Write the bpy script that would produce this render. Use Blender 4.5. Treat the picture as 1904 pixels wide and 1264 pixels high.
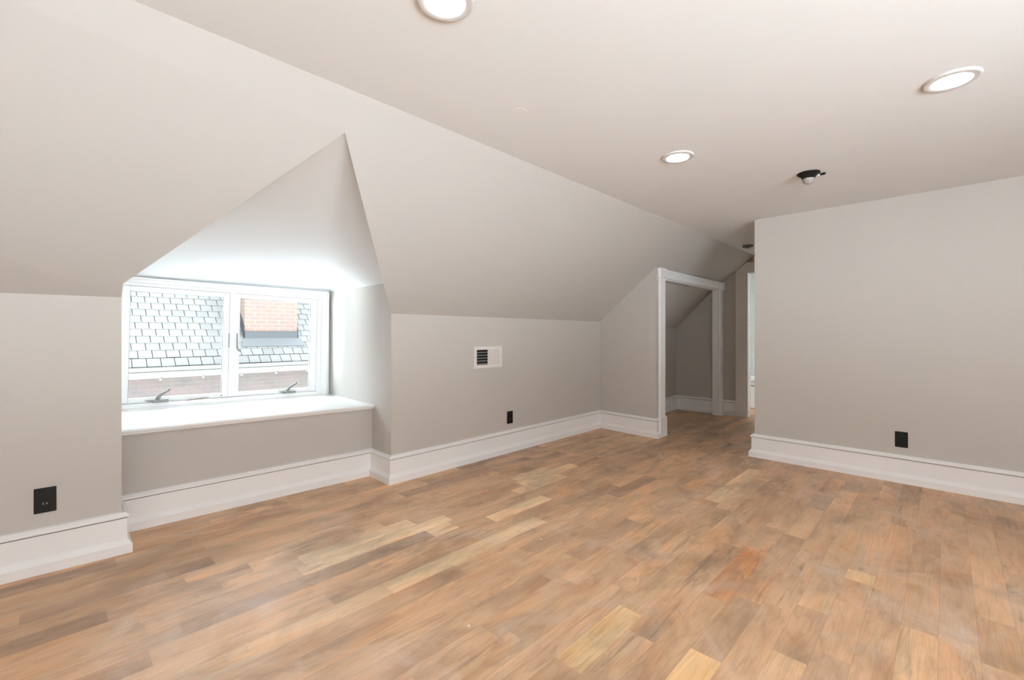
import bpy, bmesh, math, random
from mathutils import Vector, Matrix

for o in list(bpy.data.objects):
    bpy.data.objects.remove(o, do_unlink=True)
SC = bpy.context.scene
COL = SC.collection
random.seed(7)

# ------------------------------------------------------------------ camera
CH = 1.2                                   # camera height
cam_d = bpy.data.cameras.new('camera')
cam = bpy.data.objects.new('camera', cam_d)
COL.objects.link(cam)
YAW = math.radians(44.23)                  # room x axis lies 44.23 deg right of view axis
fwd = Vector((math.cos(YAW), math.sin(YAW), 0))
cam.location = (0, 0, CH)
cam.rotation_euler = (math.radians(90), 0, math.atan2(fwd.y, fwd.x) - math.radians(90))
cam_d.sensor_fit = 'HORIZONTAL'
cam_d.sensor_width = 36.0
cam_d.lens = 830.0 / 1904.0 * 36.0
cam_d.shift_y = -11.0 / 1904.0
cam_d.clip_start = 0.02
cam_d.clip_end = 200
SC.camera = cam

# ------------------------------------------------------------------ sky and exposure
world = bpy.data.worlds.new('overcast')
SC.world = world
world.use_nodes = True
bg = world.node_tree.nodes['Background']
# overcast sky; beyond the dormer it is open and bright, behind the camera it is made up:
# a bright lower half added as fill for the ceiling
SKY, STREET = 9.6, 4.6
FILL_HIGH, FILL_LOW = 10.0, 41.0
wl_, wn_ = world.node_tree.links, world.node_tree.nodes
wtc = wn_.new('ShaderNodeTexCoord')
wsp = wn_.new('ShaderNodeSeparateXYZ')
wl_.new(wtc.outputs['Generated'], wsp.inputs[0])
def w_range(v, f0, f1, t0, t1):
    n = wn_.new('ShaderNodeMapRange')
    for k, q in (('Value', v), ('From Min', f0), ('From Max', f1), ('To Min', t0), ('To Max', t1)):
        if isinstance(q, (int, float)):
            n.inputs[k].default_value = q
        else:
            wl_.new(q, n.inputs[k])
    return n.outputs['Result']
w_front = w_range(wsp.outputs['Z'], -0.06, 0.06, STREET, SKY)
w_back = w_range(wsp.outputs['Z'], -0.06, 0.06, FILL_LOW, FILL_HIGH)
w_dot = wn_.new('ShaderNodeVectorMath')
w_dot.operation = 'DOT_PRODUCT'
w_dot.inputs[1].default_value = (0.76, 0.65, 0.0)
wl_.new(wtc.outputs['Generated'], w_dot.inputs[0])
wl_.new(w_range(w_dot.outputs['Value'], -0.15, 0.15, w_back, w_front), bg.inputs['Strength'])
bg.inputs['Color'].default_value = (0.82, 0.925, 1.0, 1)
LAMP = 68.0
LAMP_COL = (0.90, 0.955, 1.0)
SC.view_settings.view_transform = 'Standard'
SC.view_settings.look = 'None'
SC.view_settings.gamma = 1.0
SC.view_settings.exposure = 0.14
SC.cycles.use_denoising = True
SC.cycles.max_bounces = 14
SC.cycles.diffuse_bounces = 10
SC.cycles.glossy_bounces = 4
SC.cycles.transparent_max_bounces = 8
SC.cycles.caustics_reflective = False
SC.cycles.caustics_refractive = False
SC.cycles.sample_clamp_indirect = 6.0

H = 2.32                                   # flat ceiling height

# recessed lamps of the same ceiling grid that lie outside the frame
def lamp(x, y, z=H - 0.012, power=1.0, r=0.068):
    l = bpy.data.lights.new('recessed_lamp_light', 'AREA')
    l.shape = 'DISK'
    l.size = 2 * r
    l.energy = LAMP * power * math.pi * math.pi * r * r
    l.color = LAMP_COL
    o = bpy.data.objects.new('recessed_lamp_light', l)
    o.location = (x, y, z)
    COL.objects.link(o)
    return o
for lx in (-0.92,):
    for ly in (1.2, -0.02, -1.25):
        lamp(lx, ly)
for lx, ly in ((0.916, -0.016), (0.916, -1.25), (2.75, -1.25)):
    lamp(lx, ly)

# ------------------------------------------------------------------ helpers
def mat(name):
    m = bpy.data.materials.new(name)
    m.use_nodes = True
    nt = m.node_tree
    return m, nt, nt.nodes['Principled BSDF']

def N(nt, typ, **kw):
    n = nt.nodes.new(typ)
    for k, v in kw.items():
        setattr(n, k, v)
    return n

def L(nt, a, b):
    nt.links.new(a, b)

def simple(name, col, rough=0.5, metal=0.0, spec=0.5):
    m, nt, b = mat(name)
    b.inputs['Base Color'].default_value = (*col, 1)
    b.inputs['Roughness'].default_value = rough
    b.inputs['Metallic'].default_value = metal
    b.inputs['Specular IOR Level'].default_value = spec
    return m

def paint(name, col, rough=0.6, bump=0.03, scale=180, spec=0.3):
    m, nt, b = mat(name)
    tc = N(nt, 'ShaderNodeTexCoord')
    no = N(nt, 'ShaderNodeTexNoise')
    no.inputs['Scale'].default_value = scale
    no.inputs['Detail'].default_value = 3
    L(nt, tc.outputs['Object'], no.inputs['Vector'])
    bp = N(nt, 'ShaderNodeBump')
    bp.inputs['Strength'].default_value = bump
    bp.inputs['Distance'].default_value = 0.002
    L(nt, no.outputs['Fac'], bp.inputs['Height'])
    L(nt, bp.outputs['Normal'], b.inputs['Normal'])
    n2 = N(nt, 'ShaderNodeTexNoise')
    n2.inputs['Scale'].default_value = 2.2
    L(nt, tc.outputs['Object'], n2.inputs['Vector'])
    mx = N(nt, 'ShaderNodeMix', data_type='RGBA')
    mx.inputs['A'].default_value = (*[c * 0.985 for c in col], 1)
    mx.inputs['B'].default_value = (*[min(1, c * 1.015) for c in col], 1)
    L(nt, n2.outputs['Fac'], mx.inputs['Factor'])
    L(nt, mx.outputs['Result'], b.inputs['Base Color'])
    b.inputs['Roughness'].default_value = rough
    b.inputs['Specular IOR Level'].default_value = spec
    return m

M_CEIL = paint('white_ceiling_paint', (0.835, 0.855, 0.867))
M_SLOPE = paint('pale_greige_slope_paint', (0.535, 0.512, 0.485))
M_WALL = paint('greige_wall_paint', (0.53, 0.496, 0.462))
M_TRIM = paint('white_trim_paint', (0.90, 0.905, 0.908), 0.35, 0.01, 60, 0.4)
M_GROOVE = simple('caulk_gap', (0.30, 0.285, 0.27), 0.8)
M_BLACK = simple('black_plastic', (0.008, 0.007, 0.0065), 0.4, 0.0, 0.25)
M_RING = simple('satin_white_ring', (0.66, 0.65, 0.64), 0.45)
M_BLACKER = simple('black_slot', (0.003, 0.003, 0.003), 0.6)
M_STEEL = simple('bare_screw_steel', (0.75, 0.74, 0.70), 0.3, 0.9)
M_PEWTER = simple('pewter_hardware', (0.25, 0.25, 0.225), 0.45, 0.2)
M_VINYL = simple('white_window_vinyl', (0.90, 0.90, 0.895), 0.3)
M_GASKET = simple('grey_gasket', (0.16, 0.18, 0.19), 0.6)
M_VENT = simple('white_enamel', (0.74, 0.715, 0.69), 0.4)
M_DUCT = simple('duct_dark', (0.01, 0.009, 0.008), 0.8)
M_BAREWOOD = simple('raw_wood', (0.28, 0.19, 0.15), 0.7)
M_FROST = simple('frosted_bulb_glass', (0.36, 0.335, 0.325), 0.15)
M_LEAD = simple('lead_flashing', (0.009, 0.0095, 0.011), 0.5, 0.2)
M_APRON = simple('weathered_zinc_apron', (0.040, 0.041, 0.042), 0.45, 0.1)
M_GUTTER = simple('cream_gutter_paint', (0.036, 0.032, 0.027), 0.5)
M_TUB = simple('white_tub_enamel', (0.80, 0.82, 0.81), 0.15)

def emission(name, col, s):
    m = bpy.data.materials.new(name)
    m.use_nodes = True
    nt = m.node_tree
    nt.nodes.clear()
    e = N(nt, 'ShaderNodeEmission')
    e.inputs['Color'].default_value = (*col, 1)
    e.inputs['Strength'].default_value = s
    out = N(nt, 'ShaderNodeOutputMaterial')
    L(nt, e.outputs[0], out.inputs['Surface'])
    return m
M_LENS = emission('lit_lamp_lens', LAMP_COL, LAMP)

def glass_mat():
    m = bpy.data.materials.new('window_glass')
    m.use_nodes = True
    nt = m.node_tree
    nt.nodes.clear()
    t = N(nt, 'ShaderNodeBsdfTransparent')
    t.inputs['Color'].default_value = (0.96, 0.975, 0.97, 1)
    g = N(nt, 'ShaderNodeBsdfGlossy')
    g.inputs['Roughness'].default_value = 0.02
    fr = N(nt, 'ShaderNodeFresnel')
    fr.inputs['IOR'].default_value = 1.06
    mx = N(nt, 'ShaderNodeMixShader')
    L(nt, fr.outputs[0], mx.inputs[0])
    L(nt, t.outputs[0], mx.inputs[1])
    L(nt, g.outputs[0], mx.inputs[2])
    out = N(nt, 'ShaderNodeOutputMaterial')
    L(nt, mx.outputs[0], out.inputs['Surface'])
    return m
M_GLASS = glass_mat()

def brick_mat(name, c1, c2, mortar, axis):
    m, nt, b = mat(name)
    tc = N(nt, 'ShaderNodeTexCoord')
    sp = N(nt, 'ShaderNodeSeparateXYZ')
    L(nt, tc.outputs['Object'], sp.inputs[0])
    cb = N(nt, 'ShaderNodeCombineXYZ')
    ad = N(nt, 'ShaderNodeMath', operation='ADD')
    L(nt, sp.outputs['X'], ad.inputs[0])
    L(nt, sp.outputs['Y'], ad.inputs[1])
    L(nt, ad.outputs[0], cb.inputs[0])
    L(nt, sp.outputs['Z'], cb.inputs[1])
    br = N(nt, 'ShaderNodeTexBrick')
    br.inputs['Scale'].default_value = 1.0
    br.inputs['Brick Width'].default_value = 0.21
    br.inputs['Row Height'].default_value = 0.072
    br.inputs['Mortar Size'].default_value = 0.006
    br.inputs['Mortar Smooth'].default_value = 0.2
    br.inputs['Bias'].default_value = -0.1
    br.inputs['Color1'].default_value = (*c1, 1)
    br.inputs['Color2'].default_value = (*c2, 1)
    br.inputs['Mortar'].default_value = (*mortar, 1)
    L(nt, cb.outputs[0], br.inputs['Vector'])
    no = N(nt, 'ShaderNodeTexNoise')
    no.inputs['Scale'].default_value = 6
    no.inputs['Detail'].default_value = 4
    L(nt, tc.outputs['Object'], no.inputs['Vector'])
    mx = N(nt, 'ShaderNodeMix', data_type='RGBA', blend_type='OVERLAY')
    mx.inputs['Factor'].default_value = 0.35
    L(nt, br.outputs['Color'], mx.inputs['A'])
    L(nt, no.outputs['Color'], mx.inputs['B'])
    hs = N(nt, 'ShaderNodeHueSaturation')
    hs.inputs['Saturation'].default_value = 0.85
    L(nt, mx.outputs['Result'], hs.inputs['Color'])
    L(nt, hs.outputs[0], b.inputs['Base Color'])
    b.inputs['Roughness'].default_value = 0.85
    return m
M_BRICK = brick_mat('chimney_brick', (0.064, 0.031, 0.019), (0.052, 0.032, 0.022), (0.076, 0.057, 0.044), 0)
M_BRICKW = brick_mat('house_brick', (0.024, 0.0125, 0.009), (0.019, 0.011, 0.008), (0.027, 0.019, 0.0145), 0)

def slate_mat():
    m, nt, b = mat('pale_slate')
    at = N(nt, 'ShaderNodeAttribute', attribute_name='tone')
    tc = N(nt, 'ShaderNodeTexCoord')
    no = N(nt, 'ShaderNodeTexNoise')
    no.inputs['Scale'].default_value = 22
    no.inputs['Detail'].default_value = 4
    L(nt, tc.outputs['Object'], no.inputs['Vector'])
    mx = N(nt, 'ShaderNodeMix', data_type='RGBA', blend_type='OVERLAY')
    mx.inputs['Factor'].default_value = 0.12
    L(nt, at.outputs['Color'], mx.inputs['A'])
    L(nt, no.outputs['Color'], mx.inputs['B'])
    L(nt, mx.outputs['Result'], b.inputs['Base Color'])
    b.inputs['Roughness'].default_value = 0.5
    return m
M_SLATE = slate_mat()
M_UNDER = simple('roof_underlay', (0.025, 0.024, 0.023), 0.9)

def tile_mat():
    m, nt, b = mat('pale_bathroom_tile')
    tc = N(nt, 'ShaderNodeTexCoord')
    sp = N(nt, 'ShaderNodeSeparateXYZ')
    L(nt, tc.outputs['Object'], sp.inputs[0])
    cb = N(nt, 'ShaderNodeCombineXYZ')
    L(nt, sp.outputs['Y'], cb.inputs[0])
    L(nt, sp.outputs['Z'], cb.inputs[1])
    br = N(nt, 'ShaderNodeTexBrick')
    br.inputs['Scale'].default_value = 1
    br.inputs['Brick Width'].default_value = 0.3
    br.inputs['Row Height'].default_value = 0.15
    br.inputs['Mortar Size'].default_value = 0.003
    br.inputs['Color1'].default_value = (0.52, 0.56, 0.53, 1)
    br.inputs['Color2'].default_value = (0.50, 0.54, 0.51, 1)
    br.inputs['Mortar'].default_value = (0.36, 0.39, 0.37, 1)
    L(nt, cb.outputs[0], br.inputs['Vector'])
    L(nt, br.outputs['Color'], b.inputs['Base Color'])
    b.inputs['Roughness'].default_value = 0.25
    return m
M_TILE = tile_mat()

def link(name, bm, m, parent=None, smooth=False, kind=None):
    bmesh.ops.recalc_face_normals(bm, faces=bm.faces)
    me = bpy.data.meshes.new(name)
    bm.to_mesh(me)
    bm.free()
    for mm in (m if isinstance(m, (list, tuple)) else [m]):
        me.materials.append(mm)
    if smooth:
        for p in me.polygons:
            p.use_smooth = True
    o = bpy.data.objects.new(name, me)
    COL.objects.link(o)
    if parent:
        o.parent = parent
    if kind:
        o['kind'] = kind
    return o

def struct(name, bm, m, parent=None, smooth=False):
    return link(name, bm, m, parent, smooth, None if parent else 'structure')

def empty(name, loc=(0, 0, 0), rot=(0, 0, 0), kind=None):
    e = bpy.data.objects.new(name, None)
    e.empty_display_size = 0.1
    e.location = loc
    e.rotation_euler = rot
    COL.objects.link(e)
    if kind:
        e['kind'] = kind
    return e

def tag(o, label, cat, group=None):
    o['label'] = label
    o['category'] = cat
    if group:
        o['group'] = group
    return o

def add_poly(bm, pts, mi=0):
    vs = [bm.verts.new(p) for p in pts]
    f = bm.faces.new(vs)
    f.material_index = mi
    return f

def add_prism(bm, pts, vec):
    """polygon extruded along vec (closed solid)"""
    v = Vector(vec)
    a = [bm.verts.new(p) for p in pts]
    b = [bm.verts.new(Vector(p) + v) for p in pts]
    bm.faces.new(a)
    bm.faces.new(list(reversed(b)))
    n = len(a)
    for i in range(n):
        bm.faces.new((a[i], b[i], b[(i + 1) % n], a[(i + 1) % n]))

def add_box(bm, lo, hi, bevel=0.0, seg=2, skew=None):
    vs = []
    for x in (lo[0], hi[0]):
        for y in (lo[1], hi[1]):
            for z in (lo[2], hi[2]):
                vs.append(bm.verts.new((x, y, z)))
    fs = [(0, 1, 3, 2), (4, 6, 7, 5), (0, 4, 5, 1), (2, 3, 7, 6), (0, 2, 6, 4), (1, 5, 7, 3)]
    faces = [bm.faces.new([vs[i] for i in f]) for f in fs]
    if bevel:
        es = list({e for f in faces for e in f.edges})
        bmesh.ops.bevel(bm, geom=es, offset=bevel, segments=seg, profile=0.5, affect='EDGES')
    return vs

def box(name, lo, hi, m, parent=None, bevel=0.0, seg=2, kind=None):
    bm = bmesh.new()
    add_box(bm, lo, hi, bevel, seg)
    return link(name, bm, m, parent, False, kind)

def add_lathe(bm, prof, seg=48, cap_first=False, cap_last=False, center=(0, 0, 0)):
    rings = []
    cx, cy, cz = center
    for r, z in prof:
        if r < 1e-6:
            rings.append([bm.verts.new((cx, cy, cz + z))])
        else:
            rings.append([bm.verts.new((cx + r * math.cos(2 * math.pi * i / seg), cy + r * math.sin(2 * math.pi * i / seg), cz + z)) for i in range(seg)])
    for a, b in zip(rings, rings[1:]):
        for i in range(seg):
            j = (i + 1) % seg
            if len(a) == 1:
                bm.faces.new((a[0], b[i], b[j]))
            elif len(b) == 1:
                bm.faces.new((a[i], b[0], a[j]))
            else:
                bm.faces.new((a[i], b[i], b[j], a[j]))
    if cap_first and len(rings[0]) > 1:
        bm.faces.new(rings[0])
    if cap_last and len(rings[-1]) > 1:
        bm.faces.new(list(reversed(rings[-1])))

def add_tube(bm, pts, radii, seg=12, flat=1.0):
    """tapered tube through points; flat scales the local up radius"""
    rings = []
    pts = [Vector(p) for p in pts]
    for i, p in enumerate(pts):
        t = (pts[min(i + 1, len(pts) - 1)] - pts[max(i - 1, 0)]).normalized()
        s = t.cross(Vector((0, 1, 0)))
        if s.length < 1e-4:
            s = t.cross(Vector((1, 0, 0)))
        s.normalize()
        u = s.cross(t).normalized()
        r = radii[i]
        rings.append([bm.verts.new(p + s * (r * math.cos(2 * math.pi * k / seg)) + u * (r * flat * math.sin(2 * math.pi * k / seg))) for k in range(seg)])
    for a, b in zip(rings, rings[1:]):
        for k in range(seg):
            bm.faces.new((a[k], a[(k + 1) % seg], b[(k + 1) % seg], b[k]))
    bm.faces.new(list(reversed(rings[0])))
    bm.faces.new(rings[-1])

# ------------------------------------------------------------------ key points of the room
YT = 1.957                                        # where slope meets flat ceiling
K0 = Vector((-2.4, 3.44, 1.389))                  # knee wall, far left (behind camera)
K1 = Vector((0.262, 3.259, 1.403))                # left corner of dormer opening
K1b = Vector((0.261, 3.162, 1.471))               # where the left edge turns
K2 = Vector((1.898, 3.208, 1.365))                # right corner of dormer opening
K3 = Vector((4.925, 3.208, 1.362))                # corner with closet wall
APEX = Vector((1.001, 2.125, 2.191))
TL, TM, TR = Vector((-2.4, YT, H)), Vector((1.001, YT, H)), Vector((4.925, YT, H))
C1 = Vector((4.863, 2.41))                        # free end of closet wall
SL = (H - K3.z) / (K3.y - YT)                     # slope of right part
def slope_z(y):
    return K3.z + SL * (K3.y - y)
XE = 6.99                                         # end wall of hallway
YD0, YD1 = 2.41, 2.495                            # wall with doorway to the nook
PC = Vector((4.806, 1.352))                       # corner of right wall
PE = Vector((4.765, -2.6))
YB, XB = -2.6, -2.4                               # unseen walls behind the camera
RB0, RB1 = Vector((0.262, 3.591)), Vector((1.905, 3.535))   # wall under window seat
YW = 4.45                                         # window wall
CR = Vector((1.935, YW))                          # cheek / window wall corner right
CLx = 0.262
HZ = 1.622                                        # dormer ceiling height at window head

# ------------------------------------------------------------------ flat ceiling, slopes
bm = bmesh.new()
add_prism(bm, [(XB, YB, H), (4.95, YB, H), (4.95, YT, H), (XB, YT, H)], (0, 0, 0.12))
add_prism(bm, [(4.95, 1.25, H), (XE + 0.1, 1.25, H), (XE + 0.1, YT, H), (4.95, YT, H)], (0, 0, 0.12))
struct('ceiling', bm, M_CEIL)

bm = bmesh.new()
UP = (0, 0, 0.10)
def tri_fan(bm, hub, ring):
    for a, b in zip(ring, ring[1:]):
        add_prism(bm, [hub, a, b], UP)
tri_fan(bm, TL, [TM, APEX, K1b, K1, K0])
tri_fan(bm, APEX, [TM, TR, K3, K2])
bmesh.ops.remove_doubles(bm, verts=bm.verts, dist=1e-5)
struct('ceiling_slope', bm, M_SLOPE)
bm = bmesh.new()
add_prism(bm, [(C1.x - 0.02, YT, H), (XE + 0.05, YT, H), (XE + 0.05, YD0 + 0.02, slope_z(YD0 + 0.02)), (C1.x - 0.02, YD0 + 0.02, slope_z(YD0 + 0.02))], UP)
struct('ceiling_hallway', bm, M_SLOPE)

# dormer ceiling: soft plaster fan from window head to apex, with the reveals behind the slope edges
bm = bmesh.new()
hl, hr = Vector((CLx, YW, HZ + 0.012)), Vector((CR.x, YW, HZ))
cfl, cfr = Vector((CLx, K1b.y, HZ)), Vector((K2.x, K2.y, HZ - 0.004))
v = {k: bm.verts.new(p) for k, p in dict(hl=hl, hr=hr, cfl=cfl, cfr=cfr, ap=APEX + Vector((0, 0, 0.004))).items()}
bm.faces.new((v['hl'], v['hr'], v['ap']))
bm.faces.new((v['hr'], v['cfr'], v['ap']))
bm.faces.new((v['cfl'], v['hl'], v['ap']))
for e in list(bm.edges):
    pass
o = struct('ceiling_dormer', bm, M_CEIL, smooth=True)
bm = bmesh.new()
add_poly(bm, [K1b, cfl, APEX + Vector((0, 0, 0.004))])
add_poly(bm, [K2, cfr, APEX + Vector((0, 0, 0.004))])
struct('ceiling_reveal', bm, M_CEIL)

# ------------------------------------------------------------------ walls
bm = bmesh.new()
add_prism(bm, [(K0.x, K0.y, -0.02), (K1.x, K1.y, -0.02), K1, K0], (0, 0.1, 0))
struct('wall_left', bm, M_WALL)

bm = bmesh.new()      # left cheek of the dormer, from the corner to the window wall
add_prism(bm, [(CLx, K1.y, -0.02), (CLx, YW, -0.02), (CLx, YW, HZ + 0.012), (CLx, K1b.y, HZ), K1b, (CLx, K1.y, K1.z)], (-0.1, 0.1, 0))
struct('wall_dormer_left', bm, M_WALL)

bm = bmesh.new()      # right cheek
add_prism(bm, [(K2.x, K2.y, -0.02), (CR.x, YW, -0.02), (CR.x, YW, HZ), (K2.x, K2.y, HZ - 0.004), K2], (0.1, 0.1, 0))
struct('wall_dormer_right', bm, M_WALL)

bm = bmesh.new()      # wall under the window seat
add_prism(bm, [(RB0.x - 0.05, RB0.y + 0.0017, -0.02), (RB1.x + 0.03, RB1.y - 0.001, -0.02), (RB1.x + 0.03, RB1.y - 0.001, 0.572), (RB0.x - 0.05, RB0.y + 0.0017, 0.596)], (0, 0.1, 0))
struct('wall_window_seat', bm, M_WALL)

WX0, WX1, WZ0, WZ1 = 0.30, 1.84, 0.615, 1.575    # opening in the window wall
bm = bmesh.new()
for lo, hi in (((CLx - 0.1, YW + 0.001, 0.3), (WX0, YW + 0.13, 1.78)), ((WX1, YW + 0.001, 0.3), (CR.x + 0.1, YW + 0.13, 1.78)),
               ((WX0, YW + 0.001, 0.3), (WX1, YW + 0.13, WZ0)), ((WX0, YW + 0.001, WZ1), (WX1, YW + 0.13, 1.78))):
    add_box(bm, lo, hi)
struct('wall_window', bm, M_CEIL)

bm = bmesh.new()
add_prism(bm, [(K2.x, K2.y, -0.02), (K3.x + 0.02, K3.y, -0.02), (K3.x + 0.02, K3.y, K3.z), K2], (0, 0.1, 0))
struct('wall_knee', bm, M_WALL)

bm = bmesh.new()      # closet wall facing the room
zc = slope_z(C1.y)
add_prism(bm, [(K3.x, K3.y, -0.02), (C1.x, C1.y, -0.02), (C1.x, C1.y, zc + 0.01), (K3.x, K3.y, K3.z + 0.01)], (0.09, 0.06, 0))
struct('wall_closet', bm, M_WALL)

JX0, JX1, JZ = 5.055, 6.845, 1.86                # doorway to the nook
bm = bmesh.new()
add_box(bm, (C1.x + 0.005, YD0, -0.02), (JX0, YD1, 1.99))
add_box(bm, (JX1, YD0, -0.02), (XE, YD1, 1.99))
add_box(bm, (JX0, YD0, JZ), (JX1, YD1, 1.99))
struct('wall_hallway_left', bm, M_WALL)

NK = 3.119                                        # nook knee wall
def nook_z(y):
    return 1.295 + 0.993 * (NK - y)
bm = bmesh.new()
add_prism(bm, [(4.95, NK, -0.02), (XE, NK, -0.02), (XE, NK, 1.30), (4.95, NK, 1.30)], (0, 0.08, 0))
struct('wall_nook', bm, M_WALL)
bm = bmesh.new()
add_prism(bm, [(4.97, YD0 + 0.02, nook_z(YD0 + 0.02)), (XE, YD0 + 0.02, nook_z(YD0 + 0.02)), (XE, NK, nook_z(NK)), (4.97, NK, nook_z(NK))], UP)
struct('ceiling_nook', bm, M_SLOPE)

BY1, BY0, BZ = 2.065, 1.36, 2.08                  # bathroom door opening
bm = bmesh.new()
add_box(bm, (XE, BY1, -0.02), (XE + 0.1, NK + 0.1, 2.4))
add_box(bm, (XE, BY0, BZ), (XE + 0.1, BY1, 2.4))
add_box(bm, (XE, 1.2, -0.02), (XE + 0.1, BY0, 2.4))
struct('wall_hallway_end', bm, M_WALL)

bm = bmesh.new()
add_prism(bm, [(PC.x, PC.y, -0.02), (XE, PC.y, -0.02), (XE, PC.y - 0.11, -0.02), (PC.x + 0.11, PC.y - 0.11, -0.02), (PE.x + 0.11, PE.y, -0.02), (PE.x, PE.y, -0.02)], (0, 0, H + 0.02))
struct('wall_right', bm, M_WALL)

# walls behind the camera, with unseen window openings added to light the room
def wall_openings(name, axis, pos, a0, a1, ztop, holes, thick):
    bm = bmesh.new()
    def add(s0, s1, z0, z1):
        if axis == 'x':
            add_box(bm, (pos - thick, s0, z0), (pos, s1, z1))
        else:
            add_box(bm, (s0, pos - thick, z0), (s1, pos, z1))
    cur = a0
    for h0, h1, z0, z1 in holes:
        add(cur, h0, -0.02, ztop)
        add(h0, h1, -0.02, z0)
        add(h0, h1, z1, ztop)
        cur = h1
    add(cur, a1, -0.02, ztop)
    return struct(name, bm, M_WALL)
BACK = [(-2.3, -1.5, 0.45, 1.95)]
SIDE = [(-0.7, 0.3, 0.5, 1.9), (0.6, 1.5, 0.5, 1.9)]
wall_openings('wall_back', 'x', XB, YB, 3.55, H + 0.05, BACK, 0.12)
wall_openings('wall_side', 'y', YB, XB, 4.9, H + 0.05, SIDE, 0.12)
wn = 3
for axis, pos, holes in (('x', XB, BACK), ('y', YB, SIDE)):
    for h0, h1, z0, z1 in holes:
        bm = bmesh.new()
        t = 0.05
        mid = (h0 + h1) / 2
        for s0, s1, q0, q1 in ((h0, h0 + t, z0, z1), (h1 - t, h1, z0, z1), (h0 + t, h1 - t, z0, z0 + t), (h0 + t, h1 - t, z1 - t, z1), (mid - 0.02, mid + 0.02, z0 + t, z1 - t)):
            if axis == 'x':
                add_box(bm, (pos - 0.09, s0, q0), (pos - 0.04, s1, q1))
            else:
                add_box(bm, (s0, pos - 0.09, q0), (s1, pos - 0.04, q1))
        struct('window_%d' % wn, bm, M_VINYL)  # frame of an unseen opening, added for its fill light
        wn += 1

# bathroom behind the far doorway
bm = bmesh.new()
add_box(bm, (8.6, 0.3, -0.02), (8.7, 2.8, 2.4))
struct('wall_bathroom', bm, M_TILE)
bm = bmesh.new()
add_box(bm, (XE + 0.1, 2.75, -0.02), (8.6, 2.85, 2.4))
add_box(bm, (XE + 0.1, 0.25, -0.02), (8.6, 0.35, 2.4))
add_box(bm, (XE + 0.1, 0.3, 2.35), (8.6, 2.8, 2.45))
struct('wall_bathroom_side', bm, M_CEIL)
l = lamp(7.8, 1.7, 2.33, 0.28, 0.12)
l.data.color = (0.93, 1.0, 0.95)

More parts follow.
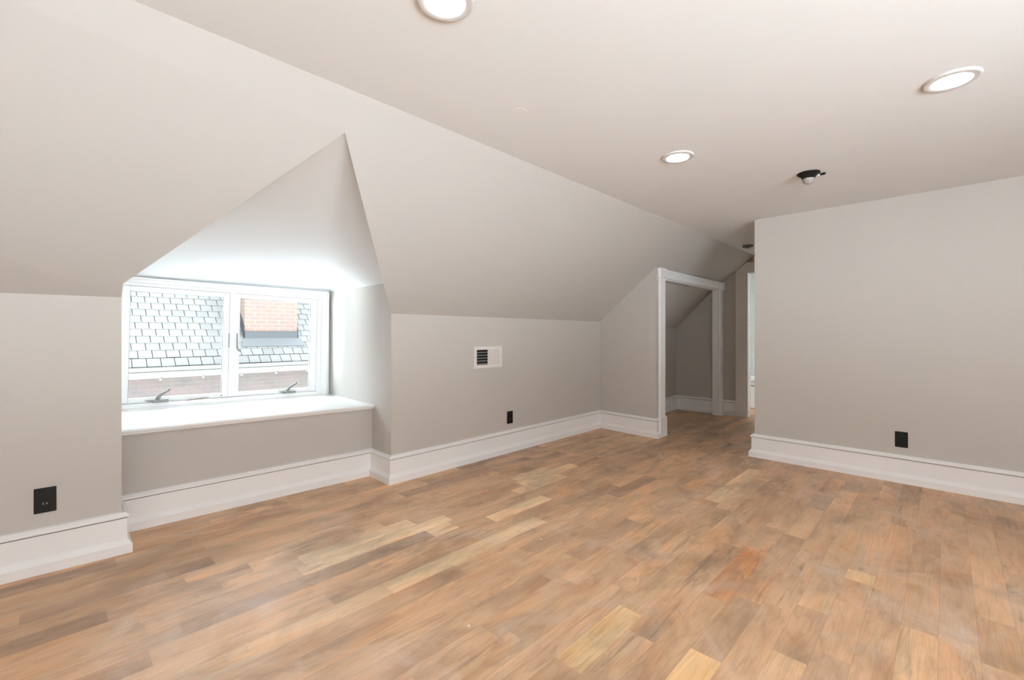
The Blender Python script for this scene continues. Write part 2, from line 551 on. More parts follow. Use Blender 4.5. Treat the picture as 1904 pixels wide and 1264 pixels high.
# ------------------------------------------------------------------ floor
PW = 0.113
PHASE = 0.023
def floor_mat():
    m, nt, b = mat('oak_strip_floor')
    tone = N(nt, 'ShaderNodeAttribute', attribute_name='tone')
    rnd = N(nt, 'ShaderNodeAttribute', attribute_name='seed')
    uv = N(nt, 'ShaderNodeUVMap', uv_map='plank')
    sp = N(nt, 'ShaderNodeSeparateXYZ')
    L(nt, uv.outputs[0], sp.inputs[0])
    sr = N(nt, 'ShaderNodeSeparateColor')
    L(nt, rnd.outputs['Color'], sr.inputs[0])
    def math_(op, a, bb):
        n = N(nt, 'ShaderNodeMath', operation=op)
        for i, q in enumerate((a, bb)):
            if q is None:
                continue
            if isinstance(q, (int, float)):
                n.inputs[i].default_value = q
            else:
                L(nt, q, n.inputs[i])
        return n.outputs[0]
    def coords(sx, sy):
        cb = N(nt, 'ShaderNodeCombineXYZ')
        L(nt, math_('ADD', math_('MULTIPLY', sp.outputs[0], sx), math_('MULTIPLY', sr.outputs[0], 37.0)), cb.inputs[0])
        L(nt, math_('ADD', math_('MULTIPLY', sp.outputs[1], sy), math_('MULTIPLY', sr.outputs[1], 53.0)), cb.inputs[1])
        L(nt, math_('MULTIPLY', sr.outputs[2], 19.0), cb.inputs[2])
        return cb.outputs[0]
    def noise(vec, scale, detail, rough=0.55, dist=0.0):
        n = N(nt, 'ShaderNodeTexNoise')
        n.inputs['Scale'].default_value = scale
        n.inputs['Detail'].default_value = detail
        n.inputs['Roughness'].default_value = rough
        n.inputs['Distortion'].default_value = dist
        L(nt, vec, n.inputs['Vector'])
        return n.outputs['Fac']
    def ramp(fac, stops):
        r = N(nt, 'ShaderNodeValToRGB')
        els = r.color_ramp.elements
        while len(els) < len(stops):
            els.new(0.5)
        for e, (p, c) in zip(els, stops):
            e.position = p
            e.color = (c, c, c, 1) if isinstance(c, (int, float)) else (*c, 1)
        L(nt, fac, r.inputs[0])
        return r.outputs[0]
    def mix(fac, a, bb, mode='MIX'):
        n = N(nt, 'ShaderNodeMix', data_type='RGBA', blend_type=mode)
        for k, q in (('Factor', fac), ('A', a), ('B', bb)):
            if isinstance(q, (int, float)):
                n.inputs[k].default_value = q
            elif isinstance(q, tuple):
                n.inputs[k].default_value = (*q, 1)
            else:
                L(nt, q, n.inputs[k])
        return n.outputs['Result']
    # broad colour drift along the plank
    drift = ramp(noise(coords(1.6, 5.0), 1.0, 3), [(0.3, 0.72), (0.7, 1.2)])
    col = mix(1.0, tone.outputs['Color'], drift, 'MULTIPLY')
    # red heart patches
    red = ramp(noise(coords(2.2, 9.0), 1.0, 2, 0.5, 0.6), [(0.46, 0.0), (0.68, 0.7)])
    col = mix(red, col, mix(1.0, col, (1.01, 0.84, 0.70), 'MULTIPLY'))
    # cathedral grain: contour lines of a stretched noise
    cn = math_('FRACT', math_('MULTIPLY', noise(coords(1.3, 8.0), 1.0, 1.5, 0.4, 0.3), 9.0), None)
    g1 = ramp(cn, [(0.0, 0.86), (0.12, 1.02), (0.75, 1.0), (1.0, 0.84)])
    col = mix(0.6, col, mix(1.0, col, g1, 'MULTIPLY'))
    # fine pores
    g2 = ramp(noise(coords(7.0, 170.0), 1.0, 4, 0.6), [(0.36, 0.80), (0.56, 1.04)])
    col = mix(0.45, col, mix(1.0, col, g2, 'MULTIPLY'))
    # dark mineral streaks, only in some planks
    st = ramp(noise(coords(2.4, 32.0), 1.0, 4, 0.6, 0.8), [(0.57, 0.0), (0.70, 1.0)])
    some = ramp(sr.outputs[2], [(0.35, 0.0), (0.95, 1.0)])
    stf = math_('MULTIPLY', math_('MULTIPLY', st, some), 0.62)
    col = mix(stf, col, (0.135, 0.095, 0.072))
    gp = ramp(noise(coords(4.0, 13.0), 1.0, 6, 0.72, 0.8), [(0.52, 0.0), (0.70, 0.62)])
    gpf = math_('MULTIPLY', gp, some)
    col = mix(gpf, col, (0.25, 0.165, 0.115))
    # knots
    tc = N(nt, 'ShaderNodeTexCoord')
    vo = N(nt, 'ShaderNodeTexVoronoi')
    vo.inputs['Scale'].default_value = 1.0
    mp = N(nt, 'ShaderNodeMapping')
    mp.inputs['Scale'].default_value = (2.0, 3.4, 1)
    L(nt, tc.outputs['Object'], mp.inputs[0])
    L(nt, mp.outputs[0], vo.inputs['Vector'])
    kn = ramp(vo.outputs['Distance'], [(0.0, 0.9), (0.03, 0.6), (0.075, 0.0)])
    vc = N(nt, 'ShaderNodeSeparateColor')
    L(nt, vo.outputs['Color'], vc.inputs[0])
    knf = math_('MULTIPLY', kn, ramp(vc.outputs[0], [(0.70, 0.0), (0.72, 1.0)]))
    col = mix(knf, col, (0.085, 0.05, 0.035))
    # builder's dust wiped over the boards
    n1 = N(nt, 'ShaderNodeTexNoise')
    n1.inputs['Scale'].default_value = 2.1
    n1.inputs['Detail'].default_value = 6
    n1.inputs['Roughness'].default_value = 0.62
    n1.inputs['Distortion'].default_value = 1.4
    L(nt, tc.outputs['Object'], n1.inputs['Vector'])
    dust = ramp(n1.outputs['Fac'], [(0.52, 0.0), (0.63, 0.24), (0.75, 0.60)])
    col = mix(dust, col, (0.68, 0.55, 0.46))
    # dull smudges that run across the boards
    n3 = N(nt, 'ShaderNodeTexNoise')
    n3.inputs['Scale'].default_value = 2.6
    n3.inputs['Detail'].default_value = 5
    n3.inputs['Roughness'].default_value = 0.6
    n3.inputs['Distortion'].default_value = 0.9
    mp3 = N(nt, 'ShaderNodeMapping')
    mp3.inputs['Location'].default_value = (3.1, 7.7, 0)
    mp3.inputs['Scale'].default_value = (0.7, 1.3, 1)
    L(nt, tc.outputs['Object'], mp3.inputs[0])
    L(nt, mp3.outputs[0], n3.inputs['Vector'])
    smd = ramp(n3.outputs['Fac'], [(0.34, 0.74), (0.50, 1.0), (0.68, 1.08)])
    col = mix(1.0, col, smd, 'MULTIPLY')
    # paint specks
    v2 = N(nt, 'ShaderNodeTexVoronoi')
    v2.inputs['Scale'].default_value = 7.0
    L(nt, tc.outputs['Object'], v2.inputs['Vector'])
    v2c = N(nt, 'ShaderNodeSeparateColor')
    L(nt, v2.outputs['Color'], v2c.inputs[0])
    spk = math_('MULTIPLY', ramp(v2.outputs['Distance'], [(0.03, 1.0), (0.06, 0.0)]), ramp(v2c.outputs[1], [(0.84, 0.0), (0.86, 0.8)]))
    col = mix(spk, col, (0.85, 0.80, 0.76))
    # seams
    ev = math_('MINIMUM', sp.outputs[1], math_('SUBTRACT', PW, sp.outputs[1]))
    seam = ramp(math_('DIVIDE', ev, 0.004), [(0.0, 0.72), (0.35, 1.0)])
    col = mix(1.0, col, seam, 'MULTIPLY')
    L(nt, col, b.inputs['Base Color'])
    rr = ramp(n1.outputs['Fac'], [(0.35, 0.36), (0.7, 0.62)])
    L(nt, rr, b.inputs['Roughness'])
    b.inputs['Specular IOR Level'].default_value = 0.5
    bp = N(nt, 'ShaderNodeBump')
    bp.inputs['Strength'].default_value = 0.12
    bp.inputs['Distance'].default_value = 0.001
    L(nt, g2, bp.inputs['Height'])
    L(nt, bp.outputs[0], b.inputs['Normal'])
    return m
M_FLOOR = floor_mat()

TONES = [(0.50, 0.315, 0.195), (0.47, 0.285, 0.17), (0.44, 0.27, 0.17), (0.52, 0.335, 0.20), (0.46, 0.265, 0.155),
         (0.40, 0.245, 0.155), (0.48, 0.30, 0.20), (0.55, 0.365, 0.225), (0.42, 0.235, 0.13), (0.36, 0.235, 0.165)]
PALE = (0.76, 0.55, 0.34)
YELLOW = (0.69, 0.475, 0.255)
BROWN = (0.45, 0.285, 0.18)
GREYB = (0.40, 0.275, 0.19)
ORANGE = (0.56, 0.28, 0.135)
def row_of(y):
    return math.floor((y - PHASE) / PW)
# boards that stand out in the floor: (x0, x1, y, colour)
FIXED = [(0.87, 1.80, 2.34, PALE), (1.58, 1.76, 2.22, PALE), (1.10, 2.20, 1.89, PALE), (0.20, 1.10, 1.89, (0.70, 0.475, 0.285)),
         (1.30, 1.75, 0.98, YELLOW), (1.45, 1.70, 0.60, YELLOW), (2.72, 2.84, 0.28, YELLOW), (3.65, 4.00, 0.62, GREYB), (2.10, 2.75, 0.71, ORANGE),
         (3.30, 4.35, 1.16, PALE), (-0.10, 0.59, 2.74, BROWN), (-0.30, 0.16, 2.52, BROWN), (-0.60, 0.23, 3.16, BROWN),
         (2.65, 3.08, 2.62, PALE), (2.45, 3.02, 2.34, PALE), (1.85, 2.44, 0.08, (0.64, 0.41, 0.23)), (2.44, 3.0, 0.08, (0.58, 0.36, 0.205)),
         (3.6, 4.5, 2.75, (0.66, 0.45, 0.26)), (3.9, 4.7, 2.64, (0.64, 0.44, 0.25)), (4.2, 5.0, 2.52, (0.64, 0.43, 0.24)),
         (1.95, 2.60, 1.45, BROWN), (2.90, 3.50, 1.80, BROWN), (4.3, 5.2, 1.62, BROWN), (4.6, 5.6, 1.95, BROWN)]
bm = bmesh.new()
cl = bm.loops.layers.float_color.new('tone')
sl_ = bm.loops.layers.float_color.new('seed')
ul = bm.loops.layers.uv.new('plank')
FX0, FX1 = -3.05, 8.7
r0, r1 = row_of(YB - 0.05), row_of(3.75)
rng = random.Random(21)
def plank(x0, x1, y, tone):
    vs = [bm.verts.new(p) for p in ((x0, y, 0), (x1, y, 0), (x1, y + PW, 0), (x0, y + PW, 0))]
    f = bm.faces.new(vs)
    sd = (rng.random(), rng.random(), rng.random(), 1)
    for lp, u in zip(f.loops, ((0, 0), (x1 - x0, 0), (x1 - x0, PW), (0, PW))):
        lp[cl] = (*tone, 1)
        lp[sl_] = sd
        lp[ul].uv = u
for r in range(r0, r1 + 1):
    y = PHASE + r * PW
    fixed = sorted([(a, b, c) for a, b, yy, c in FIXED if row_of(yy) == r], key=lambda q: q[0])
    x = FX0
    spans = []
    for a, b, c in fixed:
        if a > x:
            spans.append((x, a, None))
        spans.append((max(a, x), b, c))
        x = b
    spans.append((x, FX1, None))
    for a, b, c in spans:
        if c:
            plank(a, b, y, c)
            continue
        p = a
        while p < b - 1e-4:
            ln = rng.choice((0.35, 0.5, 0.65, 0.8, 1.0, 1.25)) * rng.uniform(0.85, 1.15)
            q = min(b, p + ln)
            if b - q < 0.2:
                q = b
            t = rng.choice(TONES)
            t = tuple(0.66 * m_ + 0.34 * c_ for m_, c_ in zip((0.66, 0.42, 0.245), t))
            k = rng.uniform(0.89, 1.10)
            if rng.random() < 0.02 and not fixed:
                t = PALE
            elif rng.random() < 0.05 and y > 1.5:
                t = BROWN
            plank(p, q, y, tuple(min(1, ch * k) for ch in t))
            p = q
for f in bm.faces:
    if f.normal.z < 0:
        f.normal_flip()
me = bpy.data.meshes.new('floor')
bm.to_mesh(me)
bm.free()
me.materials.append(M_FLOOR)
fl = bpy.data.objects.new('floor', me)
COL.objects.link(fl)
fl['kind'] = 'structure'
box('floor_subfloor', (FX0, YB - 0.1, -0.12), (FX1, 3.8, -0.004), M_BAREWOOD, kind='structure')

# ------------------------------------------------------------------ baseboards
PROF = [(0.0, 0.0), (0.043, 0.0), (0.043, 0.049), (0.040, 0.053), (0.0235, 0.075), (0.0225, 0.082), (0.0225, 0.1885), (0.012, 0.1895), (0.012, 0.1925),
        (0.0285, 0.1935), (0.031, 0.197), (0.0315, 0.203), (0.029, 0.2085), (0.022, 0.2125), (0.017, 0.219), (0.0, 0.222)]
GROOVE_EDGES = {6, 7, 8}
def sweep(path, names, side=1, end_dirs=(None, None)):
    """mitred baseboard along a floor path; the room lies on the right of the path when side=1"""
    P = [Vector(p) for p in path]
    n = len(P)
    dirs = [(P[i + 1] - P[i]).normalized() for i in range(n - 1)]
    nor = [Vector((d.y, -d.x)) * side for d in dirs]
    off = []
    for i in range(n):
        if i == 0:
            off.append(nor[0])
        elif i == n - 1:
            off.append(nor[-1])
        else:
            s = nor[i - 1] + nor[i]
            off.append(s / (1 + nor[i - 1].dot(nor[i])))
    for i, nm in enumerate(names):
        if nm is None:
            continue
        bm = bmesh.new()
        rings = []
        for j in (i, i + 1):
            rings.append([bm.verts.new((P[j].x + off[j].x * t, P[j].y + off[j].y * t, z)) for t, z in PROF])
        for k in range(len(PROF)):
            k2 = (k + 1) % len(PROF)
            f = bm.faces.new((rings[0][k], rings[0][k2], rings[1][k2], rings[1][k]))
            f.material_index = 1 if k in GROOVE_EDGES else 0
        bm.faces.new(list(reversed(rings[0])))
        bm.faces.new(rings[1])
        struct(nm, bm, [M_TRIM, M_GROOVE])
sweep([(K0.x, K0.y), (K1.x, K1.y), (RB0.x, RB0.y), (RB1.x, RB1.y), (K2.x, K2.y), (K3.x, K3.y), (C1.x, C1.y), (4.905, C1.y)],
      ['baseboard_left', 'baseboard_dormer_left', 'baseboard_window_seat', 'baseboard_dormer_right', 'baseboard_knee', 'baseboard_closet', 'baseboard_closet_end'])
sweep([(XE, PC.y), (PC.x, PC.y), (PE.x, PE.y)], ['baseboard_hallway', 'baseboard_right'])
sweep([(4.96, NK), (XE, NK), (XE, YD1)], ['baseboard_nook', 'baseboard_nook_end'])
sweep([(XE, YD0), (XE, 2.211)], ['baseboard_hallway_end'])

# ------------------------------------------------------------------ window seat board
bm = bmesh.new()
sec = [(0.0, 0.0), (0.0, -0.012), (0.005, -0.017), (0.012, -0.019), (0.012, -0.024), (0.017, -0.034), (0.035, -0.036)]
front = []
def sill_pts(x, yf, zt):
    ys = [(0.02, 0.0), (0.006, -0.001), (0.001, -0.005), (0.0, -0.011), (0.002, -0.017), (0.008, -0.021), (0.012, -0.022), (0.012, -0.027), (0.018, -0.035), (0.045, -0.036)]
    pts = [(x, YW + 0.01, zt)] + [(x, yf + a, zt + b) for a, b in ys] + [(x, YW + 0.01, zt - 0.036)]
    return [bm.verts.new(p) for p in pts]
a = sill_pts(CLx, 3.545, 0.622)
b = sill_pts(1.908, 3.492, 0.598)
for vv in b:
    if vv.co.y > 4:
        vv.co.x = CR.x
n = len(a)
for i in range(n):
    bm.faces.new((a[i], a[(i + 1) % n], b[(i + 1) % n], b[i]))
bm.faces.new(a)
bm.faces.new(list(reversed(b)))
struct('trim_1', bm, M_TRIM)

# ------------------------------------------------------------------ window_1 (pair of casements)
W0 = Vector((1.067, YW, 0.60))
win = empty('window_1', W0, (0, 0.021, 0), 'structure')
def wl(x, y, z):
    return (x - W0.x, y - W0.y, z - W0.z)
def wbox(bm, x0, x1, y0, y1, z0, z1, bev=0.0):
    add_box(bm, wl(x0, y0, z0), wl(x1, y1, z1), bev)
GT, GB = 1.516, 0.692
bm = bmesh.new()      # casing, two stepped layers
for x0, x1, z0, z1 in ((0.29, 0.335, 0.655, 1.63), (1.83, 1.893, 0.61, 1.623)):
    wbox(bm, x0, x1, 4.408, 4.452, z0, z1, 0.004)
wbox(bm, 0.29, 1.83, 4.408, 4.452, 1.578, 1.623, 0.004)
wbox(bm, 1.876, 1.897, 4.400, 4.44, 0.61, 1.6225, 0.004)
wbox(bm, 0.29, 1.876, 4.400, 4.44, 1.607, 1.6228, 0.004)
link('casing', bm, M_TRIM, win)
bm = bmesh.new()      # frame
for x0, x1, z0, z1 in ((0.30, 0.34, 0.61, 1.58), (1.794, 1.832, 0.61, 1.58), (1.046, 1.088, 0.66, 1.56)):
    wbox(bm, x0, x1, 4.428, 4.56, z0, z1, 0.003)
wbox(bm, 0.34, 1.794, 4.428, 4.56, 1.556, 1.58, 0.003)
wbox(bm, 0.34, 1.794, 4.418, 4.56, 0.60, 0.655, 0.004)
wbox(bm, 0.34, 1.794, 4.40, 4.43, 0.60, 0.622, 0.003)
link('frame', bm, M_VINYL, win)
for sx0, sx1, gx0, gx1 in ((0.34, 1.046, 0.39, 1.006), (1.088, 1.794, 1.128, 1.744)):
    bm = bmesh.new()
    wbox(bm, sx0, gx0, 4.446, 4.50, 0.657, 1.555, 0.003)
    wbox(bm, gx1, sx1, 4.446, 4.50, 0.657, 1.555, 0.003)
    wbox(bm, gx0, gx1, 4.446, 4.50, GT, 1.555, 0.003)
    wbox(bm, gx0, gx1, 4.446, 4.50, 0.657, GB, 0.003)
    sash = link('sash', bm, M_VINYL, win)
    bm = bmesh.new()
    wbox(bm, gx0, gx1, 4.478, 4.482, GB, GT)
    link('pane', bm, M_GLASS, sash)
    bm = bmesh.new()
    e = 0.004
    wbox(bm, gx0, gx0 + e, 4.47, 4.477, GB, GT)
    wbox(bm, gx1 - e, gx1, 4.47, 4.477, GB, GT)
    wbox(bm, gx0 + e, gx1 - e, 4.47, 4.477, GT - e * 0.6, GT)
    g = link('gasket', bm, M_GASKET, sash)
for cx in (0.585, 1.545):      # crank operators
    bm = bmesh.new()
    wbox(bm, cx - 0.05, cx + 0.048, 4.392, 4.44, 0.655, 0.682, 0.008)
    add_tube(bm, [wl(cx - 0.05, 4.41, 0.672), wl(cx - 0.075, 4.405, 0.674), wl(cx - 0.098, 4.40, 0.678)], [0.008, 0.006, 0.004])
    crank = link('crank_operator', bm, M_PEWTER, win)
    bm = bmesh.new()
    add_tube(bm, [wl(cx - 0.022, 4.412, 0.676), wl(cx - 0.016, 4.402, 0.700), wl(cx - 0.002, 4.392, 0.718), wl(cx + 0.02, 4.384, 0.733), wl(cx + 0.04, 4.378, 0.745), wl(cx + 0.046, 4.374, 0.758), wl(cx + 0.052, 4.372, 0.762)],
             [0.016, 0.0145, 0.0125, 0.0105, 0.008, 0.0065, 0.005])
    link('crank_handle', bm, M_PEWTER, crank, True)
bm = bmesh.new()      # lock of the left sash: a dark slot with its lever edge
wbox(bm, 1.040, 1.046, 4.424, 4.430, 1.085, 1.205, 0.002)
lk = link('lock_lever', bm, M_GASKET, win)
bm = bmesh.new()
add_tube(bm, [wl(1.106, 4.436, 1.21), wl(1.106, 4.432, 1.12), wl(1.108, 4.428, 1.075), wl(1.120, 4.424, 1.058), wl(1.134, 4.42, 1.053)], [0.004, 0.005, 0.006, 0.007, 0.006])
lk2 = link('lock_lever', bm, M_PEWTER, win)
bm = bmesh.new()      # splintered bare wood in the sill rail
vs = []
pts = [(0.745, 0.668), (0.79, 0.672), (0.82, 0.673), (0.87, 0.680), (0.905, 0.682), (0.905, 0.687), (0.86, 0.686), (0.815, 0.680), (0.78, 0.679), (0.75, 0.672)]
add_prism(bm, [wl(x, 4.4165, z - 0.016) for x, z in pts], (0, 0.004, 0))
link('wood_gouge', bm, M_BAREWOOD, win)
bm = bmesh.new()
wbox(bm, 0.992, 1.008, 4.442, 4.447, 0.672, 0.676)
link('sash_clip', bm, M_BLACKER, win)

# ------------------------------------------------------------------ doorway to the nook
dr = empty('door_1', (JX0, YD0, 0), kind='structure')
def dbox(name, lo, hi, m=M_TRIM, bev=0.003):
    bm = bmesh.new()
    add_box(bm, tuple(c - q for c, q in zip(lo, (JX0, YD0, 0))), tuple(c - q for c, q in zip(hi, (JX0, YD0, 0))), bev)
    return link(name, bm, m, dr)
def plinth(x0, x1):
    bm = bmesh.new()
    y1, y0 = 0.0, -0.040
    add_prism(bm, [(x0 - JX0, y1, 0), (x0 - JX0, y0, 0), (x0 - JX0, y0, 0.215), (x0 - JX0, y0 + 0.012, 0.235), (x0 - JX0, y1, 0.235)], (x1 - x0, 0, 0))
    return link('plinth_block', bm, M_TRIM, dr)
dbox('casing_leg', (4.927, 2.382, 0.235), (5.05, YD0, 1.865))
plinth(4.905, 5.068)
dbox('corner_block', (4.912, 2.368, 1.865), (5.062, YD0, 1.972))
dbox('head_casing', (5.062, 2.382, 1.858), (6.965, YD0, 1.965))
dbox('corner_block', (6.955, 2.372, 1.853), (6.985, YD0, 1.968))
dbox('casing_leg', (6.85, 2.382, 0.235), (6.965, YD0, 1.858))
plinth(6.835, 6.98)
dbox('jamb', (JX0 - 0.004, YD0 + 0.0005, 0), (JX0 + 0.012, YD1 + 0.001, 1.858), bev=0.0)
dbox('jamb', (JX1 - 0.012, YD0 + 0.0005, 0), (JX1 + 0.004, YD1 + 0.001, 1.858), bev=0.0)
dbox('jamb', (JX0 + 0.012, YD0 + 0.0005, 1.845), (JX1 - 0.012, YD1 + 0.001, 1.862), bev=0.0)

# bathroom doorway in the end wall
db = empty('door_2', (XE, BY1, 0), kind='structure')
bm = bmesh.new()
add_prism(bm, [(-0.024, 0.0, 0), (-0.024, 0.146, 0), (-0.024, 0.146, slope_z(BY1 + 0.146) - 0.004), (-0.024, 0.0, slope_z(BY1) - 0.004)], (0.0235, 0, 0))
link('casing_leg', bm, M_TRIM, db)
bm = bmesh.new()
add_box(bm, (-0.03, BY0 - BY1, BZ - 0.004), (-0.0005, -0.001, BZ + 0.15), 0.003)
link('head_casing', bm, M_TRIM, db)
bm = bmesh.new()
add_box(bm, (-0.02, -0.014, 0), (0.11, 0.0, BZ))
link('jamb', bm, M_TRIM, db)

# bathtub seen as a sliver through that doorway
tub = empty('bathtub', (8.2, 1.6, 0))
tag(tub, 'white bathtub seen as a sliver through the far bathroom doorway', 'bathtub')
bm = bmesh.new()
add_box(bm, (-0.35, -1.2, 0.0), (0.38, 1.1, 0.44), 0.02)
link('tub_body', bm, M_TUB, tub)
bm = bmesh.new()
for lo, hi in (((-0.385, -1.2, 0.44), (-0.29, 1.1, 0.475)), ((0.30, -1.2, 0.44), (0.38, 1.1, 0.475)), ((-0.29, -1.2, 0.44), (0.30, -1.1, 0.475)), ((-0.29, 1.0, 0.44), (0.30, 1.1, 0.475))):
    add_box(bm, lo, hi, 0.008)
link('rim', bm, M_TUB, tub)
bm = bmesh.new()
add_box(bm, (-0.352, -1.2, 0.36), (-0.35, 1.1, 0.375))
link('dark_strip', bm, M_GASKET, tub)  # thin dark strip along the tub front

# ------------------------------------------------------------------ recessed downlights
def downlight(x, y, label):
    t = empty('recessed_downlight', (x, y, H))
    tag(t, label, 'ceiling light', 'recessed downlights')
    bm = bmesh.new()
    add_lathe(bm, [(0.097, 0.0), (0.096, -0.006), (0.092, -0.0095), (0.088, -0.010), (0.070, -0.010), (0.0665, -0.008), (0.0645, -0.002)], 64)
    link('trim_ring', bm, M_RING, t, True)
    bm = bmesh.new()
    add_lathe(bm, [(0.0647, -0.0035), (0.045, -0.0042), (0.0, -0.0045)], 64)
    link('lens', bm, M_LENS, t, True)
    return t
downlight(0.916, 1.205, 'white round recessed downlight cut off by the top edge, nearest the dormer window')
downlight(2.757, -0.016, 'white round recessed downlight on the ceiling near the right edge')
downlight(2.748, 1.216, 'small looking white recessed downlight in mid ceiling, left of the black fixture')

# unfinished black fixture with bulb
t = empty('ceiling_fixture', (3.668, 0.689, H))
tag(t, 'black unfinished ceiling fixture with a frosted dome bulb', 'light fixture')
bm = bmesh.new()
add_lathe(bm, [(0.070, 0.0), (0.069, -0.006), (0.062, -0.012), (0.050, -0.020), (0.042, -0.030), (0.040, -0.038), (0.034, -0.040), (0.0, -0.040)], 40)
bs = link('base_plate', bm, M_BLACK, t, True)
bm = bmesh.new()
add_lathe(bm, [(0.036, -0.036), (0.0375, -0.044), (0.036, -0.054), (0.031, -0.064), (0.022, -0.072), (0.010, -0.076), (0.0, -0.077)], 40)
link('bulb', bm, M_FROST, t, True)
bm = bmesh.new()
add_tube(bm, [(0.048, -0.05, -0.006), (0.052, -0.064, -0.010), (0.050, -0.078, -0.010), (0.040, -0.088, -0.012)], [0.009, 0.009, 0.009, 0.007])
link('spring_clip', bm, M_BLACK, t)
bm = bmesh.new()
add_lathe(bm, [(0.0065, 0.0), (0.0065, -0.008), (0.004, -0.011), (0.0, -0.0115)], 16, center=(0.024, -0.056, -0.016))
link('screw', bm, M_TRIM, t, True)

# blank cover plate
bm = bmesh.new()
add_lathe(bm, [(0.042, 0.0), (0.042, -0.0008), (0.041, -0.0014), (0.0, -0.0015)], 40)
cp = link('blank_cover_plate', bm, M_CEIL, None)
cp.location = (1.640, 1.549, H)
tag(cp, 'faint round blank cover plate painted into the white ceiling', 'cover plate')

# small round fitting in the dark hallway ceiling
t = empty('smoke_detector', (6.12, 1.80, H))
tag(t, 'small dark round detector on the hallway ceiling beside the wall corner', 'smoke detector')
bm = bmesh.new()
add_lathe(bm, [(0.062, 0.0), (0.062, -0.010), (0.056, -0.022), (0.030, -0.028), (0.0, -0.029)], 32)
link('housing', bm, M_GASKET, t, True)
bm = bmesh.new()
add_lathe(bm, [(0.018, -0.027), (0.017, -0.032), (0.0, -0.033)], 20)
link('sensor_cap', bm, M_BLACK, t, True)

# ------------------------------------------------------------------ outlets
def outlet(loc, rz, label, w=0.080, h=0.126, prongs=True):
    """faces local -y"""
    t = empty('wall_outlet', loc, (0, 0, rz))
    tag(t, label, 'outlet', 'black wall outlets')
    bm = bmesh.new()
    add_box(bm, (-w / 2, -0.007, -h / 2), (w / 2, 0.0, h / 2), 0.003, 3)
    link('cover_plate', bm, M_BLACK, t)
    for sgn in (1, -1):
        bm = bmesh.new()
        pts = []
        for k in range(24):
            a = 2 * math.pi * k / 24
            pts.append((0.0172 * math.cos(a), -0.007, max(-0.0135, min(0.0135, 0.0172 * math.sin(a))) + sgn * 0.0195))
        add_prism(bm, pts, (0, -0.002, 0))
        rc = link('receptacle', bm, M_BLACK, t)
        bm = bmesh.new()
        for sx, hh in ((-0.0064, 0.0042), (0.0064, 0.0036)):
            add_box(bm, (sx - 0.0011, -0.0095, sgn * 0.0195 + 0.003 - hh), (sx + 0.0011, -0.0088, sgn * 0.0195 + 0.003 + hh))
        add_lathe(bm, [(0.0025, 0.0), (0.0, 0.0004)], 10)
        for vv in bm.verts:
            pass
        link('slots', bm, M_STEEL if (prongs and sgn < 0) else M_BLACKER, rc)
    bm = bmesh.new()
    add_box(bm, (-0.003, -0.009, -0.003), (0.003, -0.007, 0.003), 0.001)
    link('screw', bm, M_BLACK, t)
    return t
outlet((-0.029, 3.2788, 0.359), math.atan2(K1.y - K0.y, K1.x - K0.x), 'black duplex wall outlet left of the dormer window, low on the wall')
outlet((3.262, 3.208, 0.348), 0.0, 'black wall outlet under the white wall register, above the baseboard')
outlet((4.7944, 0.262, 0.346), math.radians(-90) + math.atan2(PC.x - PE.x, PC.y - PE.y) * -1, 'black wall outlet on the plain right wall', prongs=False)

# ------------------------------------------------------------------ wall register
t = empty('wall_register', (2.956, 3.208, 0.976))
tag(t, 'white air register with half open louvers on the low wall', 'air vent')
RW, RH = 0.37, 0.208
bm = bmesh.new()
ix0, ix1, iz0, iz1 = -0.150, 0.150, -0.072, 0.072
yb, yf = 0.0, -0.012
for lo, hi in (((-RW / 2, yf, -RH / 2), (ix0, yb, RH / 2)), ((ix1, yf, -RH / 2), (RW / 2, yb, RH / 2)), ((ix0, yf, -RH / 2), (ix1, yb, iz0)), ((ix0, yf, iz1), (ix1, yb, RH / 2)), ((-0.008, yf - 0.001, iz0), (0.006, yb, iz1))):
    add_box(bm, lo, hi, 0.002)
link('frame', bm, M_VENT, t)
box('duct_opening', (ix0, -0.0022, iz0), (ix1, -0.0004, iz1), M_DUCT, t)
bm = bmesh.new()
for k in range(10):      # open bank: vertical fins turned edge on, crossed by bars
    x = ix0 + 0.010 + k * 0.0142
    add_box(bm, (x - 0.0016, -0.0075, iz0), (x + 0.0016, -0.0025, iz1))
link('open_louvers', bm, M_BLACK, t)
bm = bmesh.new()
for k in range(5):
    z = iz0 + 0.010 + k * 0.0275
    add_box(bm, (ix0, -0.0105, z - 0.0035), (-0.008, -0.0075, z + 0.0035), 0.001)
link('cross_bars', bm, simple('shaded_bar_enamel', (0.34, 0.33, 0.32), 0.5), t)  # register enamel darkened, so the shade sits in the bar colour
bm = bmesh.new()
for k in range(10):      # closed bank: fins turned flat
    x = 0.006 + k * 0.0144
    add_prism(bm, [(x, -0.0100, iz0), (x + 0.0135, -0.0070, iz0), (x + 0.0144, -0.0030, iz0), (x, -0.0030, iz0)], (0, 0, iz1 - iz0))
link('closed_louvers', bm, M_VENT, t)
for sx in (-0.167, 0.168):
    bm = bmesh.new()
    add_box(bm, (sx - 0.0045, -0.0145, -0.0045), (sx + 0.0045, -0.012, 0.0045), 0.0018)
    link('screw', bm, M_PEWTER, t)

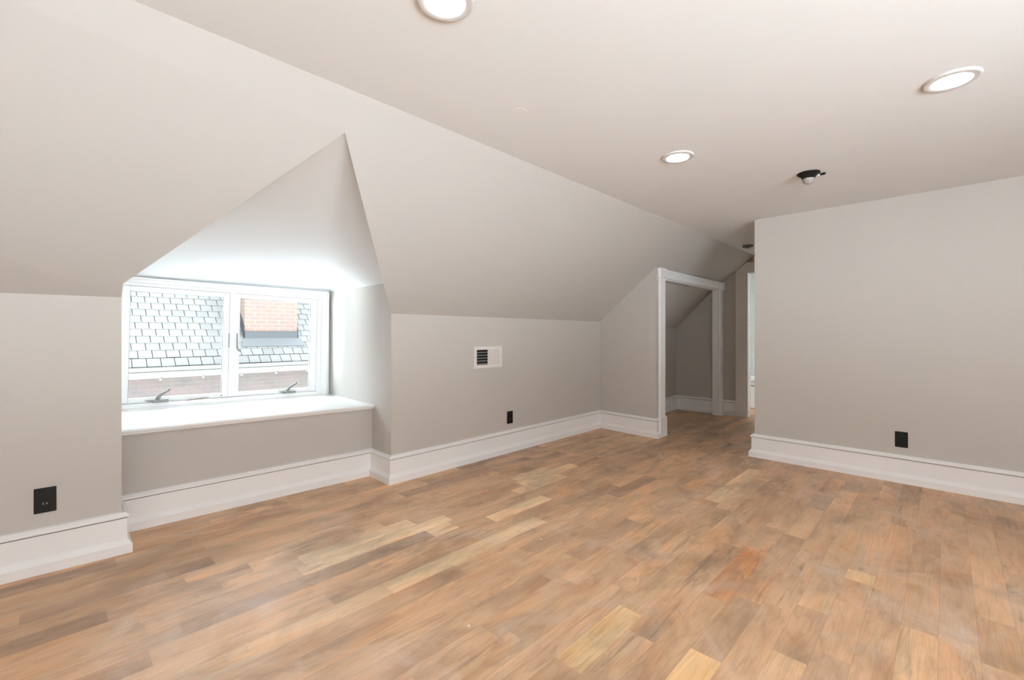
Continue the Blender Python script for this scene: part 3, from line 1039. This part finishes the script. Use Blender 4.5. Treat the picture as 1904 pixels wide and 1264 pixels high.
# ------------------------------------------------------------------ the house next door
hs = empty('neighbouring_house', (2.0, 9.0, -3.0))
tag(hs, 'neighbouring brick house with pale slate roof and chimney, seen through the window', 'house')
O = Vector((2.0, 9.0, -3.0))
def hp(x, y, z):
    return (x - O.x, y - O.y, z - O.z)
EY, EZ = 9.0, 0.70
def roofz(y):
    return EZ + (y - EY) * 1.02
CX0, CX1, CY0, CY1 = 2.49, 3.432, 9.385, 10.15
bm = bmesh.new()
add_prism(bm, [hp(-6, EY, EZ - 0.02), hp(-6, 13.2, roofz(13.2) - 0.02), hp(-6, 13.2, roofz(13.2) - 0.2), hp(-6, EY, EZ - 0.12)], (18, 0, 0))
roof = link('slate_roof', bm, M_UNDER, hs)
bm = bmesh.new()
tl = bm.loops.layers.float_color.new('tone')
ex, wd = 0.162, 0.18
c45 = 1 / math.sqrt(1 + 1.02 ** 2)
dirU = Vector((0, c45, 1.02 * c45))
nrm = Vector((0, -1.02 * c45, c45))
srng = random.Random(5)
base = Vector((0, EY + 0.0, EZ))
nrows = 34
for r in range(nrows):
    s0 = r * ex - (0.03 if r == 0 else 0)
    s1 = s0 + ex * 1.12
    x = -4.2 + (0.5 * wd if r % 2 else 0) + srng.uniform(-0.02, 0.02)
    while x < 9.5:
        w = wd
        if r == 0:
            w = wd * 1.0
        x0, x1 = x + 0.005, x + w - 0.005
        m0 = base + dirU * s0
        yc = m0.y + 0.05
        x += w
        if CY0 - 0.02 < yc < CY1 and x1 > CX0 and x0 < CX1:      # cut round the chimney
            if x0 < CX0 - 0.02:
                x1 = CX0
            elif x1 > CX1 + 0.02:
                x0 = CX1
            else:
                continue
        g = srng.choice((0.064, 0.067, 0.069, 0.070, 0.072, 0.060))
        tone = (g * 1.08, g * 1.0, g * 0.94, 1)
        j = srng.uniform(-0.004, 0.004)
        lift0, lift1 = 0.012, 0.002
        A = [Vector((x0, 0, 0)) + base + dirU * (s0 + j) + nrm * lift0, Vector((x1, 0, 0)) + base + dirU * (s0 + j) + nrm * lift0,
             Vector((x1, 0, 0)) + base + dirU * s1 + nrm * lift1, Vector((x0, 0, 0)) + base + dirU * s1 + nrm * lift1]
        top = [bm.verts.new(hp(*p)) for p in A]
        bot = [bm.verts.new(hp(*(p - nrm * (0.010 if i < 2 else 0.001)))) for i, p in enumerate(A)]
        fs = [bm.faces.new(top)]
        for i in range(4):
            fs.append(bm.faces.new((top[i], bot[i], bot[(i + 1) % 4], top[(i + 1) % 4])))
        for f in fs:
            for lp in f.loops:
                lp[tl] = tone
link('slates', bm, M_SLATE, roof)
bm = bmesh.new()
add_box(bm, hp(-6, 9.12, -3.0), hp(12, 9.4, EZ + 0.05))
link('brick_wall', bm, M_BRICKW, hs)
bm = bmesh.new()      # box gutter with rolled lip and fascia
gp = [(9.10, 0.50), (8.93, 0.50), (8.89, 0.535), (8.88, 0.60), (8.895, 0.612), (8.895, 0.640), (8.865, 0.648), (8.86, 0.672), (8.875, 0.682), (8.90, 0.672), (8.90, 0.662), (8.98, 0.655), (9.02, 0.690), (9.10, 0.70)]
add_prism(bm, [hp(-6, y, z) for y, z in gp], (18, 0, 0))
gut = link('gutter', bm, M_GUTTER, hs)
for k in range(-1, 7):
    x = 1.191 + k * 0.568
    bm = bmesh.new()
    add_lathe(bm, [(0.0, 0.026), (0.020, 0.020), (0.029, 0.004), (0.027, -0.012), (0.016, -0.024), (0.0, -0.029)], 20, center=hp(x, 8.945, 0.488))
    link('gutter_hanger', bm, M_GUTTER, gut, True)
bm = bmesh.new()
add_box(bm, hp(CX0, CY0, 0.9), hp(CX1, CY1, 3.4))
chim = link('chimney', bm, M_BRICK, hs)
bm = bmesh.new()      # lead flashing: front strip, and strips stepping up both sides with the roof
zf = roofz(CY0)
add_box(bm, hp(CX0 - 0.012, CY0 - 0.014, zf - 0.01), hp(CX1 + 0.012, CY0 - 0.002, zf + 0.16))
for xa, xb in ((CX0 - 0.014, CX0 - 0.002), (CX1 + 0.002, CX1 + 0.014)):
    add_prism(bm, [hp(xa, CY0 - 0.014, zf - 0.01), hp(xa, CY1, roofz(CY1)), hp(xa, CY1, roofz(CY1) + 0.25), hp(xa, CY0 + 0.05, zf + 0.29), hp(xa, CY0 - 0.014, zf + 0.23)], (xb - xa, 0, 0))
link('flashing', bm, M_LEAD, chim)
bm = bmesh.new()
add_prism(bm, [hp(CX0 - 0.09, 9.24, roofz(9.24) + 0.022), hp(CX1 + 0.09, 9.24, roofz(9.24) + 0.022), hp(CX1 + 0.06, CY0 - 0.01, zf + 0.024), hp(CX0 - 0.03, CY0 - 0.01, zf + 0.024)], (0, -0.005, 0.006))
link('apron', bm, M_APRON, chim)
